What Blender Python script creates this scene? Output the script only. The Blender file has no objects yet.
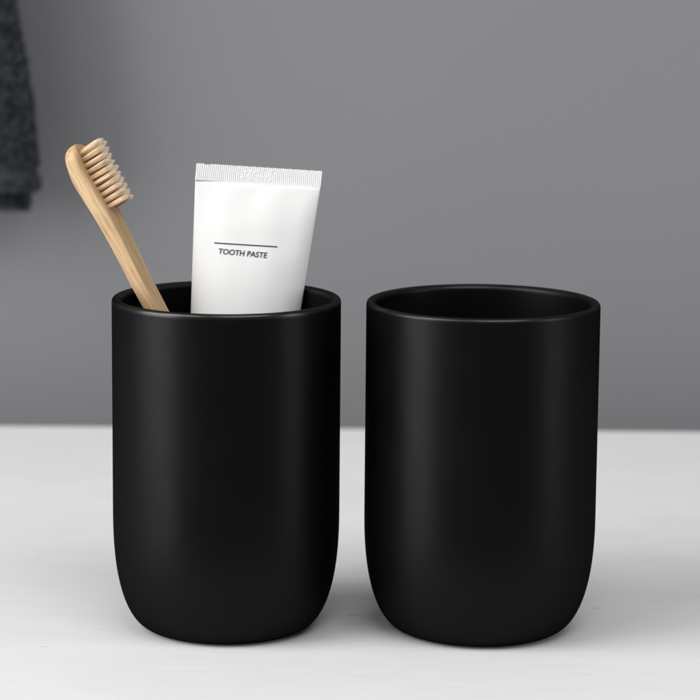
import bpy, bmesh, math, random
from mathutils import Vector, Matrix
from mathutils import noise as mn
sc = bpy.context.scene
col = sc.collection
R = math.radians
PI = math.pi

# ------------------------------------------------------------------ camera
cam = bpy.data.cameras.new('camera')
cam.sensor_width = 36
cam.lens = 140.5
cam.clip_start = 0.02
cam.clip_end = 50
cam.dof.use_dof = True
cam.dof.focus_distance = 0.903
cam.dof.aperture_fstop = 15
cam.dof.aperture_blades = 0
co = bpy.data.objects.new('camera', cam)
col.objects.link(co)
P, ROLL = R(9.9), R(0.5)
f_ = Vector((0, math.cos(P), -math.sin(P)))
u_ = Vector((0, math.sin(P), math.cos(P)))
r_ = Vector((1, 0, 0))
M = Matrix((r_, u_, -f_)).transposed() @ Matrix.Rotation(ROLL, 3, 'Z')
co.matrix_world = Matrix.Translation((0, -0.9, 0.252)) @ M.to_4x4()
sc.camera = co

# ------------------------------------------------------------------ world and lamps
w = bpy.data.worlds.new('World')
sc.world = w
w.use_nodes = True
bg = w.node_tree.nodes['Background']
bg.inputs[0].default_value = (0.97, 0.98, 1.0, 1)
bg.inputs[1].default_value = 0.24

def area(name, loc, target, sx, sy, power, colr=(1, 1, 1)):
    l = bpy.data.lights.new(name, 'AREA')
    l.shape = 'RECTANGLE'
    l.size, l.size_y = sx, sy
    l.energy = power
    l.color = colr
    o = bpy.data.objects.new(name, l)
    col.objects.link(o)
    o.location = loc
    o.rotation_euler = (Vector(target) - Vector(loc)).to_track_quat('-Z', 'Y').to_euler()
    return o

area('key_softbox', (-1.46, -0.51, 0.34), (0.0, 0.02, 0.08), 1.05, 1.65, 35.0, (1.0, 0.99, 0.97))
area('side_softbox', (1.12, -0.38, 0.22), (0.0, 0.0, 0.08), 0.28, 1.15, 4.2)
area('high_softbox', (-0.80, -0.60, 1.05), (0.05, 0.05, 0.0), 0.85, 0.60, 7.0)
area('fill_softbox', (0.30, -0.75, 1.25), (0.05, 0.10, 0.05), 1.0, 0.7, 8.5)

sc.view_settings.view_transform = 'Standard'
sc.view_settings.look = 'None'
sc.view_settings.exposure = 0.0
sc.view_settings.gamma = 1.0

# ------------------------------------------------------------------ helpers
def tag(o, label=None, cat=None, group=None, kind=None):
    if label: o['label'] = label
    if cat: o['category'] = cat
    if group: o['group'] = group
    if kind: o['kind'] = kind
    return o

def mesh_obj(name, verts, faces, mats, parent=None, smooth=True, midx=None):
    me = bpy.data.meshes.new(name)
    me.from_pydata([tuple(v) for v in verts], [], faces)
    me.update()
    if not isinstance(mats, (list, tuple)): mats = [mats]
    for m in mats: me.materials.append(m)
    me.polygons.foreach_set('use_smooth', [smooth] * len(me.polygons))
    if midx: me.polygons.foreach_set('material_index', midx)
    o = bpy.data.objects.new(name, me)
    col.objects.link(o)
    if parent: o.parent = parent
    return o

def fix_normals(o):
    bm = bmesh.new(); bm.from_mesh(o.data)
    bmesh.ops.recalc_face_normals(bm, faces=bm.faces)
    bm.to_mesh(o.data); bm.free()

def subsurf(o, n):
    m = o.modifiers.new('subsurf', 'SUBSURF'); m.levels = n; m.render_levels = n

def loft(rings, close_start=True, close_end=True):
    """rings: list of equal-length closed loops"""
    n = len(rings[0]); V = [p for r in rings for p in r]; Fc = []
    for i in range(len(rings) - 1):
        for j in range(n):
            k = (j + 1) % n
            Fc.append((i*n+j, i*n+k, (i+1)*n+k, (i+1)*n+j))
    if close_start: Fc.append(tuple(range(n))[::-1])
    if close_end: Fc.append(tuple(range((len(rings)-1)*n, len(rings)*n)))
    return V, Fc

# ------------------------------------------------------------------ materials
def mat(name):
    m = bpy.data.materials.new(name); m.use_nodes = True
    nt = m.node_tree
    return m, nt, nt.nodes['Principled BSDF']

def N(nt, t, **kw):
    n = nt.nodes.new(t)
    for k, v in kw.items(): setattr(n, k, v)
    return n

def noise_node(nt, scale, mapping=(1, 1, 1), detail=4, rough=.5, dist=0.0):
    tc = N(nt, 'ShaderNodeTexCoord'); mp = N(nt, 'ShaderNodeMapping')
    mp.inputs['Scale'].default_value = mapping
    nz = N(nt, 'ShaderNodeTexNoise')
    nz.inputs['Scale'].default_value = scale
    nz.inputs['Detail'].default_value = detail
    nz.inputs['Roughness'].default_value = rough
    nz.inputs['Distortion'].default_value = dist
    nt.links.new(tc.outputs['Object'], mp.inputs['Vector'])
    nt.links.new(mp.outputs['Vector'], nz.inputs['Vector'])
    return nz.outputs['Fac']

def ramp(nt, fac, stops):
    r = N(nt, 'ShaderNodeValToRGB')
    e = r.color_ramp.elements
    while len(e) < len(stops): e.new(0.5)
    for i, (p, c) in enumerate(stops):
        e[i].position = p
        e[i].color = (*c, 1) if len(c) == 3 else c
    nt.links.new(fac, r.inputs['Fac'])
    return r.outputs['Color']

def mapr(nt, fac, a, b, c, d):
    n = N(nt, 'ShaderNodeMapRange')
    for i, v in enumerate((a, b, c, d)): n.inputs[i+1].default_value = v
    nt.links.new(fac, n.inputs[0])
    return n.outputs[0]

def bump(nt, bs, height, strength, dist, prev=None):
    b = N(nt, 'ShaderNodeBump')
    b.inputs['Strength'].default_value = strength
    b.inputs['Distance'].default_value = dist
    nt.links.new(height, b.inputs['Height'])
    if prev: nt.links.new(prev, b.inputs['Normal'])
    nt.links.new(b.outputs['Normal'], bs.inputs['Normal'])
    return b.outputs['Normal']

def mixc(nt, a, b, fac, mode='MIX'):
    m = N(nt, 'ShaderNodeMix'); m.data_type = 'RGBA'; m.blend_type = mode
    if isinstance(fac, float): m.inputs[0].default_value = fac
    else: nt.links.new(fac, m.inputs[0])
    for i, x in ((6, a), (7, b)):
        if isinstance(x, tuple): m.inputs[i].default_value = (*x, 1)
        else: nt.links.new(x, m.inputs[i])
    return m.outputs[2]

# black satin ceramic
ceramic, nt, bs = mat('satin_black_ceramic')
nt.nodes.remove(bs)
df = N(nt, 'ShaderNodeBsdfDiffuse'); df.inputs['Color'].default_value = (0.0024, 0.0025, 0.0028, 1)
gl = N(nt, 'ShaderNodeBsdfAnisotropic'); 
tcz = N(nt, 'ShaderNodeTexCoord'); sz = N(nt, 'ShaderNodeSeparateXYZ')
nt.links.new(tcz.outputs['Object'], sz.inputs[0])
lipf = mapr(nt, sz.outputs['Z'], .1106, .1118, 0, 1)      # the glaze is polished round the lip
rm = N(nt, 'ShaderNodeMix'); rm.data_type = 'FLOAT'
nt.links.new(lipf, rm.inputs[0])
nt.links.new(mapr(nt, noise_node(nt, 60, detail=3), .3, .7, .37, .42), rm.inputs[2]); rm.inputs[3].default_value = .25
nt.links.new(rm.outputs[0], gl.inputs['Roughness'])
nt.links.new(ramp(nt, lipf, [(0, (.0098, .0098, .0102)), (1, (.048, .048, .049))]), gl.inputs['Color'])
bp = N(nt, 'ShaderNodeBump'); bp.inputs['Strength'].default_value = .05; bp.inputs['Distance'].default_value = .0002
nt.links.new(noise_node(nt, 900, detail=2), bp.inputs['Height'])
nt.links.new(bp.outputs[0], gl.inputs['Normal'])
ad = N(nt, 'ShaderNodeAddShader')
nt.links.new(df.outputs[0], ad.inputs[0]); nt.links.new(gl.outputs[0], ad.inputs[1])
nt.links.new(ad.outputs[0], nt.nodes['Material Output'].inputs['Surface'])

# pale painted tabletop with brushed streaks
tablem, nt, bs = mat('pale_tabletop')
s1 = noise_node(nt, 11, (1, 2.6, 1), detail=5, rough=.5, dist=1.2)
c1 = ramp(nt, s1, [(.25, (.775, .773, .775)), (.5, (.80, .796, .793)), (.75, (.82, .814, .807))])
s2 = noise_node(nt, 60, (1, 4.5, 1), detail=5, rough=.6, dist=.8)
c2 = ramp(nt, s2, [(.25, (.955, .955, .955)), (.55, (1, 1, 1))])
nt.links.new(mixc(nt, c1, c2, 1.0, 'MULTIPLY'), bs.inputs['Base Color'])
bs.inputs['Roughness'].default_value = .55
bs.inputs['Specular IOR Level'].default_value = .35
bump(nt, bs, s2, 0.10, 0.0006)

wallm, nt, bs = mat('grey_wall_paint')
s1 = noise_node(nt, 5, detail=3)
nt.links.new(ramp(nt, s1, [(.3, (.172, .175, .184)), (.7, (.182, .185, .195))]), bs.inputs['Base Color'])
bs.inputs['Roughness'].default_value = .85
bump(nt, bs, noise_node(nt, 260, detail=4), .25, .0008)

chipm, nt, bs = mat('scratch_mark')
bs.inputs['Base Color'].default_value = (.42, .41, .40, 1)
bs.inputs['Roughness'].default_value = .8

# white tube plastic
whitem, nt, bs = mat('white_laminate')
bs.inputs['Base Color'].default_value = (.785, .785, .78, 1)
bs.inputs['Roughness'].default_value = .6
bs.inputs['Subsurface Weight'].default_value = .08
bs.inputs['Subsurface Radius'].default_value = (.002, .002, .002)
bs.inputs['Subsurface Scale'].default_value = 1.0
bump(nt, bs, noise_node(nt, 55, (1, 1, .5), detail=3), .18, .0012)

inkm, nt, bs = mat('black_ink')
bs.inputs['Base Color'].default_value = (.012, .012, .013, 1)
bs.inputs['Roughness'].default_value = .5

capm, nt, bs = mat('white_cap_plastic')
bs.inputs['Base Color'].default_value = (.8, .8, .79, 1)
bs.inputs['Roughness'].default_value = .35

# bamboo
woodm, nt, bs = mat('bamboo')
g1 = noise_node(nt, 160, (1, 1, .035), detail=5, rough=.6, dist=.4)
g2 = noise_node(nt, 900, (1, 1, .05), detail=4, rough=.6)
g3 = noise_node(nt, 1300, (1, 1, .22), detail=2, rough=.5)
c1 = ramp(nt, g1, [(.3, (.44, .285, .150)), (.5, (.53, .36, .200)), (.7, (.60, .43, .255))])
c2 = ramp(nt, g2, [(.32, (.62, .54, .46)), (.58, (1, 1, 1))])
c3 = ramp(nt, g3, [(.28, (.78, .70, .62)), (.42, (1, 1, 1))])
nt.links.new(mixc(nt, mixc(nt, c1, c2, .8, 'MULTIPLY'), c3, .55, 'MULTIPLY'), bs.inputs['Base Color'])
bs.inputs['Roughness'].default_value = .55
bs.inputs['Specular IOR Level'].default_value = .3
bump(nt, bs, g2, .25, .0002)

# bristles: tan at the root, pale at the frayed tip
bristm, nt, bs = mat('bristle_nylon')
tc = N(nt, 'ShaderNodeTexCoord'); sx = N(nt, 'ShaderNodeSeparateXYZ')
nt.links.new(tc.outputs['Object'], sx.inputs[0])
h = mapr(nt, sx.outputs['Z'], 0, .0105, 0, 1)
cr = ramp(nt, h, [(0, (.72, .50, .29)), (.6, (.80, .61, .40)), (.88, (.84, .71, .54)), (1, (.86, .80, .71))])
nt.links.new(cr, bs.inputs['Base Color'])
bs.inputs['Roughness'].default_value = .45
bs.inputs['Subsurface Weight'].default_value = .0

towelm, nt, bs = mat('charcoal_terry')
nt.links.new(ramp(nt, noise_node(nt, 230, detail=3), [(.35, (.007, .009, .012)), (.65, (.050, .057, .068))]), bs.inputs['Base Color'])
bs.inputs['Roughness'].default_value = .95
bs.inputs['Specular IOR Level'].default_value = .1
bs.inputs['Sheen Weight'].default_value = .15
bump(nt, bs, noise_node(nt, 700, detail=4), .8, .002)

hemm, nt, bs = mat('charcoal_hem_band')
bs.inputs['Base Color'].default_value = (.022, .024, .027, 1)
bs.inputs['Roughness'].default_value = .9
bump(nt, bs, noise_node(nt, 900, (1, 1, 6), detail=2), .5, .001)

# ------------------------------------------------------------------ setting
# tabletop slab with a softly rounded back edge
def rounded_slab(x0, x1, y0, y1, z0, z1, r, seg=8):
    prof = [(y0, z0), (y1 - r, z0)]
    prof += [(y1 - r + r*math.sin(a), z0 + r - r*math.cos(a)) for a in [PI/2*k/seg for k in range(1, seg+1)]]
    prof += [(y1 - r + r*math.cos(a), z1 - r + r*math.sin(a)) for a in [PI/2*k/seg for k in range(0, seg+1)]]
    prof += [(y0, z1)]
    rings = [[(x, y, z) for y, z in prof] for x in (x0, x1)]
    return loft(rings)
V, Fc = rounded_slab(-0.58, 0.58, -0.12, 0.336, -0.03, 0.0, 0.004)
mi = [0]*len(Fc)
rnd = random.Random(5)
marks = [(0.0015, 0.012, .0046, .00035), (0.087, 0.024, .0050, .0003), (-0.062, 0.17, .006, .0004), (0.118, -0.045, .004, .0003),
         (-0.10, -0.03, .003, .0002), (0.07, 0.16, .006, .0003), (-0.115, 0.09, .004, .00025)]
for (x, y, L, t) in marks:
    b = len(V); n = 8
    up_ = [(x + L*(k/n-.5), y + .0004*math.sin(k*1.3) + t*math.sin(PI*k/n)*.5, .00012) for k in range(n+1)]
    dn_ = [(x + L*(k/n-.5), y + .0004*math.sin(k*1.3) - t*math.sin(PI*k/n)*.5 - .00002, .00012) for k in range(n+1)]
    V += up_ + dn_
    for k in range(n):
        Fc.append((b+n+1+k, b+n+2+k, b+k+1, b+k)); mi.append(1)
tt = mesh_obj('tabletop', V, Fc, [tablem, chipm], smooth=False, midx=mi)
tag(tt, 'pale grey tabletop with faint brushed streaks under both black tumblers', kind='structure')

V = [(-2.2, 0.385, -1.2), (2.2, 0.385, -1.2), (2.2, 0.385, 1.9), (-2.2, 0.385, 1.9), (-2.2, 0.505, -1.2), (2.2, 0.505, -1.2), (2.2, 0.505, 1.9), (-2.2, 0.505, 1.9)]
Fc = [(0, 1, 2, 3), (5, 4, 7, 6), (1, 5, 6, 2), (4, 0, 3, 7), (3, 2, 6, 7), (4, 5, 1, 0)]
wl = mesh_obj('wall', V, Fc, wallm, smooth=False)
tag(wl, 'plain matte grey wall behind the pale tabletop', kind='structure')

# ------------------------------------------------------------------ tumblers
def tumbler(x, y, Rad, H, label):
    rf, zc, n, th = .024, .040, 2.35, .0033
    prof = [(0.0, .0012), (rf-.0035, .0012), (rf-.0022, .0009), (rf-.0012, .0001)]
    K = 30
    for k in range(K+1):
        t = k/K*PI/2
        prof.append((rf + (Rad-rf)*math.sin(t)**(2/n), zc*(1-math.cos(t)**(2/n))))
    for k in range(1, 14):
        prof.append((Rad, zc + (H-.0020-zc)*k/13))
    # rounded lip: outer shoulder, crest, inner shoulder
    ao, bo, ai, bi = .0012, .0015, .0019, .0020
    for k in range(0, 9):
        t = PI/2*k/8
        prof.append((Rad - ao + ao*math.cos(t), H - bo + bo*math.sin(t)))
    for k in range(0, 12):
        t = PI/2*(1+k/12)
        prof.append((Rad - th + ai + ai*math.cos(t), H - bi + bi*math.sin(t) - .0000))
    ri = Rad - th
    prof.append((ri, H-.0022))
    for k in range(1, 12):
        prof.append((ri, H-.0022 - (H-.0022-zc)*k/12))
    for k in range(K+1):
        t = PI/2*(1-k/K)
        prof.append((rf-.002 + (ri-rf+.002)*math.sin(t)**(2/n), .0045 + (zc-.0045)*(1-math.cos(t)**(2/n))))
    prof.append((0, .0045))
    S = 160
    V = []; Fc = []; idx = []
    for (r, z) in prof:
        if r == 0:
            idx.append([len(V)]*S); V.append((0, 0, z))
        else:
            idx.append(list(range(len(V), len(V)+S)))
            V += [(r*math.cos(2*PI*j/S), r*math.sin(2*PI*j/S), z) for j in range(S)]
    for i in range(len(prof)-1):
        A, B = idx[i], idx[i+1]
        for j in range(S):
            k = (j+1) % S
            f = [A[j], A[k], B[k], B[j]]
            g = []
            for q in f:
                if q not in g: g.append(q)
            if len(g) > 2: Fc.append(tuple(g))
    o = mesh_obj('tumbler', V, Fc, ceramic)
    fix_normals(o)
    o.location = (x, y, 0)
    tag(o, label, 'tumbler', 'black ceramic tumblers')
    return o
tumbler(-0.0413, 0, .0382, .1126, 'black tumbler holding the bamboo toothbrush and the toothpaste tube')
tumbler(0.0443, 0, .0390, .112, 'empty black tumbler with nothing standing in it')

# ------------------------------------------------------------------ toothbrush
camdir = -f_
A112 = Vector((-.0693, .0135, .112))
ax = Vector((-.588, .28, 1.0))
BASE = A112 + ax*(.014-.112)
a = ax.normalized()
u0 = (r_ - a*r_.dot(a)).normalized()
c0 = (camdir - a*camdir.dot(a)); c0 = (c0 - u0*c0.dot(u0)).normalized()
PH = R(22)
u = (u0*math.cos(PH) + c0*math.sin(PH)).normalized()
v = a.cross(u).normalized()       # x=u, y=?, z=a ; right handed: y = a x u
tb = bpy.data.objects.new('toothbrush', None); col.objects.link(tb)
tb.empty_display_size = .01
tb.matrix_world = Matrix.Translation(BASE) @ Matrix((u, v, a)).transposed().to_4x4()
tag(tb, 'bamboo toothbrush with tan bristles leaning to the left in the black tumbler', 'toothbrush')
LEN = .1725
HL = .026                      # head length
def interp(tab, s):
    for i in range(len(tab)-1):
        if tab[i][0] <= s <= tab[i+1][0]:
            # Catmull-Rom through the stations
            n_ = len(tab)-1
            P0, P1, P2, P3 = tab[max(0, i-1)], tab[i], tab[i+1], tab[min(n_, i+2)]
            hh_ = P2[0]-P1[0]; t = (s-P1[0])/hh_
            m1 = (P2[1]-P0[1])/(P2[0]-P0[0])*hh_; m2 = (P3[1]-P1[1])/(P3[0]-P1[0])*hh_
            return (2*t**3-3*t*t+1)*P1[1] + (t**3-2*t*t+t)*m1 + (-2*t**3+3*t*t)*P2[1] + (t**3-t*t)*m2
    return tab[-1][1] if s > tab[-1][0] else tab[0][1]
off_t = [(0, 0), (.10, 0), (.118, .0004), (.133, .0010), (.1475, .0014), (.155, .0011), (.162, .0009), (.1725, .0029)]
th_t = [(0, .0052), (.09, .0050), (.118, .0049), (.140, .0053), (.156, .0059), (.166, .0054), (.1725, .0050)]
wd_t = [(0, .0095), (.08, .0076), (.100, .0080), (.120, .0088), (.135, .0094), (.150, .0118), (.166, .0124), (.1725, .0116)]
rings = []
NS = 260; NA = 64
for i in range(NS+1):
    q = i/NS
    # denser near the ends
    s = LEN*(.1*q + .9*(0.5 - 0.5*math.cos(PI*q)))
    hw = interp(wd_t, s)/2; ht = interp(th_t, s)/2; of = interp(off_t, s)
    # round ends
    e = LEN - s; re = .0054
    if e < re: hw *= math.sqrt(max(0.0, 1-((re-e)/re)**2))*.999 + .001
    et = .0032
    if e < et: ht *= (math.sqrt(max(0.0, 1-((et-e)/et)**2)))*.85 + .15
    if s < .0045: hw *= math.sqrt(max(0.0, 1-((.0045-s)/.0045)**2))*.999+.001
    if s < .002: ht *= math.sqrt(max(0.0, 1-((.002-s)/.002)**2))*.7+.3
    # squarer in the handle, rounder in the head
    n = 8.5 - 4.5*min(1, max(0, (s-.12)/.03))
    ring = []
    cr_ = min(ht, hw)*(.26 + .16*min(1, max(0, (s-.13)/.03)))
    cen = [(ht-cr_, hw-cr_, 0), (-(ht-cr_), hw-cr_, 1), (-(ht-cr_), -(hw-cr_), 2), (ht-cr_, -(hw-cr_), 3)]
    for j in range(NA):
        qd, qj = divmod(j, NA//4)
        t = PI/2*(qd + qj/(NA//4-1))
        xx = cen[qd][0] + cr_*math.cos(t)
        yy = cen[qd][1] + cr_*math.sin(t)
        nzv = mn.noise(Vector((xx*300, yy*300, s*60)))*.00008
        ring.append((of + xx + nzv, yy, s))
    rings.append(ring)
V, Fc = loft(rings)
hd = mesh_obj('handle', V, Fc, woodm, tb); fix_normals(hd)

rnd = random.Random(11)
def tuft_mesh(seed, L):
    rn = random.Random(seed)
    V = []; Fc = []
    fib = 150; R0 = .00080; R1 = .00076
    for k in range(fib):
        rr = math.sqrt((k+.5)/fib); an = k*2.39996 + rn.uniform(-.2, .2)
        bx, by = R0*rr*math.cos(an), R0*rr*math.sin(an)
        sp = rn.gauss(1, .10)
        tx, ty = R1*rr*math.cos(an)*sp + rn.gauss(0, .00011), R1*rr*math.sin(an)*sp + rn.gauss(0, .00011)
        hh = L*(1 - .10*rr*rr) + rn.gauss(0, .00030)
        wv = rn.uniform(-.00006, .00006)
        fr = .000070
        base = len(V); seg = 4
        for q in range(seg+1):
            t = q/seg
            m = t**.75
            # narrow at the drilled hole
            px = bx*(.92 + .08*min(1, t*6)) + (tx-bx)*m + wv*math.sin(t*PI)
            py = by*(.92 + .08*min(1, t*6)) + (ty-by)*m - wv*math.sin(t*PI*1.3)
            f = fr*(1 if t < .95 else .55)
            for j in range(4):
                V.append((px + f*math.cos(j*PI/2), py + f*math.sin(j*PI/2), -.0006 + (hh+.0006)*t))
        for q in range(seg):
            for j in range(4):
                z = (j+1) % 4
                Fc.append((base+q*4+j, base+q*4+z, base+(q+1)*4+z, base+(q+1)*4+j))
        Fc.append((base+seg*4, base+seg*4+1, base+seg*4+2, base+seg*4+3))
    me = bpy.data.meshes.new('bristle_tuft'); me.from_pydata(V, [], Fc); me.update()
    me.polygons.foreach_set('use_smooth', [True]*len(me.polygons))
    me.materials.append(bristm)
    return me
tufts = [tuft_mesh(20+k, .0090) for k in range(6)]
ROWS = 10
for i in range(ROWS):
    s = .1477 + .0206*i/(ROWS-1)
    for c in (-1, 0, 1):
        if c == 0: pass
        o = bpy.data.objects.new('bristle_tuft', tufts[rnd.randrange(6)])
        col.objects.link(o)
        o.parent = tb
        yy = c*.0026; sj = s + (.0010 if c == 0 else 0)
        of = interp(off_t, s) + interp(th_t, s)/2
        # tufts stand along +X (u); local Z of tuft -> X, small random lean
        q = Vector((1, rnd.gauss(0, .012) + c*.02, rnd.gauss(-.0, .012) - .02)).to_track_quat('Z', 'Y')
        m = q.to_matrix().to_4x4() @ Matrix.Rotation(rnd.uniform(0, 6), 4, 'Z')
        m = m @ Matrix.Diagonal((1, 1, (.91 + .09*min(1, i/6))*(1 - .04*(c+1)) + rnd.gauss(0, .012), 1))
        o.matrix_local = Matrix.Translation((of-.0002, yy, sj)) @ m

# ------------------------------------------------------------------ toothpaste tube
T0 = Vector((-.0449, .0110, .0052)); T1 = Vector((-.0314, .0272, .1531))
az = (T1-T0).normalized(); TL = (T1-T0).length
xr = Vector((1, 0, 0)); xr = (xr - az*xr.dot(az)).normalized()
yr = az.cross(xr).normalized()
tube = bpy.data.objects.new('toothpaste_tube', None); col.objects.link(tube)
tube.empty_display_size = .01
tube.matrix_world = Matrix.Translation(T0) @ Matrix((xr, yr, az)).transposed().to_4x4()
tag(tube, 'white toothpaste tube with crimped end up standing in the black tumbler', 'toothpaste tube')
CR = .0057; S0 = .019; S1 = TL - CR
def skew(p):     # the crimp was pressed a little askew
    k = min(1, max(0, (p[2]-.05)/(S1-.05)))
    return (p[0], p[1], p[2] + .036*p[0]*k)
AT, AB = .02135, .01365
PER = 4*AT*1.0
def ab(s):
    t = (s-S0)/(S1-S0)
    A = AB + (AT-AB)*t
    lo, hi = 0.0, A*1.1
    for _ in range(30):
        b = (lo+hi)/2
        p = PI*(3*(A+b)-math.sqrt((3*A+b)*(A+3*b)))
        if p > PER: hi = b
        else: lo = b
    return A, max(b, .00035)
abt = [ab(S0 + (S1-S0)*k/200) for k in range(201)]
def AB_(s):
    q = min(199.999, max(0, (s-S0)/(S1-S0)*200)); i = int(q); t = q-i
    return abt[i][0]*(1-t)+abt[i+1][0]*t, abt[i][1]*(1-t)+abt[i+1][1]*t
def dents(x, s):
    d = 0
    e = S1 - s
    # shallow creases fanning out of the crimp, a soft dimple above the writing
    fade = min(1, e/.004)*math.exp(-e/.020)
    d += fade*.00018*math.sin(x*420 + 3*math.sin(s*60))
    d += fade*.00045*math.exp(-((x-.002)/.006)**2)
    d += .00028*math.exp(-(((x-.003)/.010)**2 + ((s-S1+.020)/.0045)**2))
    d -= .00022*math.exp(-(((x+.006)/.007)**2 + ((s-S1+.014)/.006)**2))
    d += .00022*mn.noise(Vector((x*90, 0, s*60)))
    return d
def front(x, s):
    A, b = AB_(s)
    k = max(0, 1-(x/A)**2)
    return -b*k**.62 + dents(x, s)*min(1, k*2)*min(1, (S1-s)/.002)
rings = []
SN, NA = 140, 96
for i in range(SN+1):
    s = S0 + (S1-S0)*(i/SN)
    A, b = AB_(s)
    ring = []
    for j in range(NA):
        t = 2*PI*j/NA
        x = A*math.cos(t)
        k = max(0, 1-(x/A)**2)
        if math.sin(t) <= 0: y = front(x, s)
        else: y = b*k**.62
        ring.append(skew((x, y, s)))
    rings.append(ring)
V, Fc = loft(rings, True, True)
body = mesh_obj('body', V, Fc, whitem, tube); fix_normals(body)

# crimped end: fine vertical ridges with a stamped patch of tiny bumps
rn = random.Random(3)
NX = 480; NZ = 36
dots = {}
def crimp_h(x, z):
    h = .00012*math.sin(x/.00068*2*PI)
    if z < .0006: h *= z/.0006
    inx = -.0062 < x < .0052
    if inx and .0011 < z < .0046:
        row = 0 if z < .00285 else 1
        cx = int((x+.01)/.00034); cz = int(z/.00030)
        key = (cx, cz)
        if key not in dots: dots[key] = rn.random()
        gap = (cx % 4 == 3) or abs(z-.00285) < .00018
        h = .00003*math.sin(x/.00068*2*PI) + (0 if gap else (.00009 if dots[key] > .55 else -.00005))
    return h
V = []; Fc = []
def top_edge(x):
    e = CR + .00006*mn.noise(Vector((x*900, 3, 0))) + .00004*math.sin(x*2500)
    if -.0185 < x < -.0165: e -= .00035*abs(math.sin((x+.0185)/.002*PI*2))
    return e
for side in (-1, 1):
    for iz in range(NZ+1):
        for ix in range(NX+1):
            fx = ix/NX*2-1
            z = iz/NZ
            A = AT*(1 + .006*z)
            x = fx*A
            zz = z*top_edge(x)
            th = .00040
            y = side*th + crimp_h(x, zz)*(1 if side < 0 else -1)*-1
            if side < 0: y = -th - crimp_h(x, zz)
            else: y = th - crimp_h(x, zz)*.5
            y += .0004*math.sin(x*75+.6)
            V.append(skew((x, y, S1 + zz)))
w1 = NX+1
for sd in (0, 1):
    b = sd*(NZ+1)*w1
    for iz in range(NZ):
        for ix in range(NX):
            q = (b+iz*w1+ix, b+iz*w1+ix+1, b+(iz+1)*w1+ix+1, b+(iz+1)*w1+ix)
            Fc.append(q if sd == 0 else q[::-1])
o2 = (NZ+1)*w1
for ix in range(NX):
    t_ = NZ*w1+ix
    Fc.append((t_, t_+1, o2+t_+1, o2+t_))
    Fc.append((ix+1, ix, o2+ix, o2+ix+1))
for iz in range(NZ):
    for e in (0, NX):
        p = iz*w1+e
        q = (p, p+w1, o2+p+w1, o2+p)
        Fc.append(q if e == 0 else q[::-1])
crimp = mesh_obj('crimped_end', V, Fc, whitem, tube, smooth=True)
fix_normals(crimp)

# cap and shoulder, below the rim
V = []; rings = []
for (r, z, ridge) in [(.0092, 0, 0), (.0098, .0006, 0), (.0100, .0012, 1), (.0104, .0145, 1), (.0100, .0150, 0), (.0072, .0152, 0), (.0072, .0165, 0), (.0128, .0182, 0), (.01355, .0192, 0)]:
    rings.append([((r+(.0003 if (j % 4 < 2) and ridge else 0))*math.cos(2*PI*j/120), (r+(.0003 if (j % 4 < 2) and ridge else 0))*math.sin(2*PI*j/120), z) for j in range(120)])
V, Fc = loft(rings)
cp = mesh_obj('cap', V, Fc, capm, tube, smooth=False); fix_normals(cp)

# printed line and lettering follow the tube's front
def on_front(x, s, lift=.00014): return skew((x, front(x, s) - lift, s))
LX0, LX1, LS = -.0127, .0088, TL - .0268
V = []; Fc = []
nl = 60
for k in range(nl+1):
    x = LX0 + (LX1-LX0)*k/nl
    s = LS + .0001 + .0002*k/nl
    V += [on_front(x, s-.00019), on_front(x, s+.00019)]
for k in range(nl): Fc.append((2*k, 2*k+2, 2*k+3, 2*k+1))
ln = mesh_obj('printed_line', V, Fc, inkm, tube, smooth=False)

cu = bpy.data.curves.new('lettering', 'FONT')
cu.body = 'TOOTH PASTE'
cu.size = 1.0
cu.align_x = 'CENTER'
cu.offset = .014
cu.shear = .08
cu.space_character = 1.0
cu.resolution_u = 6
to = bpy.data.objects.new('lettering', cu); col.objects.link(to)
bpy.context.view_layer.update()
dg = bpy.context.evaluated_depsgraph_get()
me = bpy.data.meshes.new_from_object(to.evaluated_get(dg))
col.objects.unlink(to); bpy.data.objects.remove(to)
xs = [q.co.x for q in me.vertices]; ys = [q.co.y for q in me.vertices]
x0, x1 = min(xs), max(xs); y0, y1 = min(ys), max(ys)
TWD, THT = .0166, .00190
kx = TWD/(x1-x0); ky = THT/(y1-y0)
cxm = -.0026; cs = TL - .0301
for q in me.vertices:
    x = (q.co.x-(x0+x1)/2)*kx; z = (q.co.y-(y0+y1)/2)*ky
    q.co = on_front(cxm+x, cs+.0006+z - x*.016)
me.materials.clear(); me.materials.append(inkm)
me.update()
lt = bpy.data.objects.new('printed_lettering', me); col.objects.link(lt); lt.parent = tube

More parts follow.
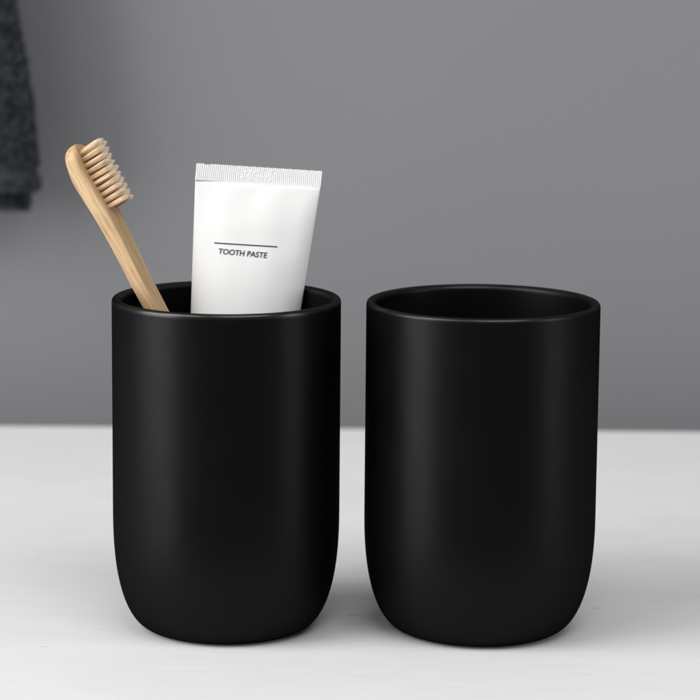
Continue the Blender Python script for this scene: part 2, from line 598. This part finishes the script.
# ------------------------------------------------------------------ towel
tw = bpy.data.objects.new('towel', None); col.objects.link(tw)
tw.location = (-.269, .3635, .1065); tw.empty_display_size = .05
tag(tw, 'dark charcoal terry towel hanging in front of the wall at the left edge', 'towel')
W = .125
def edge_x(z):    # right edge of the towel, local x ; it narrows as it rises
    return W - .000 - .115*max(0, z)*1.0 + .0015*math.sin(z*40)
def fold(x, z):
    return .006*math.sin(x*38+1.0+z*1.5) + .003*math.sin(x*90+z*4)
def flap(y0, y1, zb, ztop, name, inset, rseed):
    """a thick hanging layer with rounded sides and bottom, closed"""
    nx, nz_ = 60, 120
    rings = []
    for i in range(nz_+1):
        z = zb + (ztop-zb)*i/nz_
        e = min(1, (z-zb)/.006); rz = math.sqrt(max(0, 1-(1-e)**2))*.96+.04
        X1 = edge_x(z) - inset; X0 = -.14
        ring = []
        for j in range(nx*2):
            t = 2*PI*j/(nx*2)
            ct, st = math.cos(t), math.sin(t)
            xx = (X0+X1)/2 + (X1-X0)/2*math.copysign(abs(ct)**.5, ct)
            yy = (y0+y1)/2 + (y1-y0)/2*rz*math.copysign(abs(st)**.35, st)
            yy += fold(xx, z)
            ring.append((xx, yy, z))
        rings.append(ring)
    return loft(rings)
pile_r = random.Random(8)
def add_pile(V, Fc, xrange, zrange, n, ysurf, edge_inset, yb):
    for k in range(n):
        side = pile_r.random() < .28
        z = pile_r.uniform(*zrange)
        X1 = edge_x(z) - edge_inset
        if side:
            x = X1 - pile_r.uniform(-.0004, .003); y = pile_r.uniform(ysurf, yb)
            nrm = Vector((1, -.3, 0)).normalized()
        else:
            x = pile_r.uniform(xrange, X1 - .002); y = ysurf
            nrm = Vector((0, -1, 0))
            d = (X1 - x)
            if d < .006: y += .003*(1-d/.006)**2
        y += fold(x, z)
        c = Vector((x, y, z))
        d1 = (nrm + Vector((pile_r.gauss(0, .5), pile_r.gauss(0, .3), pile_r.gauss(-.3, .5)))).normalized()
        L = pile_r.uniform(.0010, .0022); wd = pile_r.uniform(.00030, .00055)
        s1 = d1.orthogonal().normalized(); s2 = d1.cross(s1)
        b = len(V)
        rs = [(0, .7), (.5, 1.0), (.9, .75)]
        for t, q in rs:
            for j in range(5):
                an = 2*PI*j/5
                V.append(tuple(c + d1*(L*t-.0003) + (s1*math.cos(an)+s2*math.sin(an))*wd*q))
        V.append(tuple(c + d1*L))
        for i in range(2):
            for j in range(5):
                m = (j+1) % 5
                Fc.append((b+i*5+j, b+i*5+m, b+(i+1)*5+m, b+(i+1)*5+j))
        for j in range(5):
            Fc.append((b+10+j, b+10+(j+1) % 5, b+15))
V, Fc = flap(-.016, -.001, .0, .42, 'f', .0, 1)
add_pile(V, Fc, .03, (.012, .20), 24000, -.0162, 0, -.001)
add_pile(V, Fc, .03, (.0015, .006), 700, -.0162, 0, -.001)
fl = mesh_obj('front_layer', V, Fc, towelm, tw)
V, Fc = flap(.002, .014, -.011, .42, 'b', .006, 2)
add_pile(V, Fc, .03, (-.010, .02), 2500, .0018, .006, .014)
bl = mesh_obj('back_layer', V, Fc, towelm, tw)
# flat woven band near the bottom hem
rings = []
for i in range(9):
    z = .0055 + .0065*i/8
    X1 = edge_x(z) + .0004
    rings.append([((-.14+X1)/2 + (X1+.14)/2*math.copysign(abs(math.cos(2*PI*j/120))**.5, math.cos(2*PI*j/120)),
                   -.0085 + .0080*math.copysign(abs(math.sin(2*PI*j/120))**.35, math.sin(2*PI*j/120))
                   + fold((-.14+X1)/2 + (X1+.14)/2*math.copysign(abs(math.cos(2*PI*j/120))**.5, math.cos(2*PI*j/120)), z), z) for j in range(120)])
V, Fc = loft(rings)
hb = mesh_obj('hem_band', V, Fc, hemm, tw); fix_normals(hb)
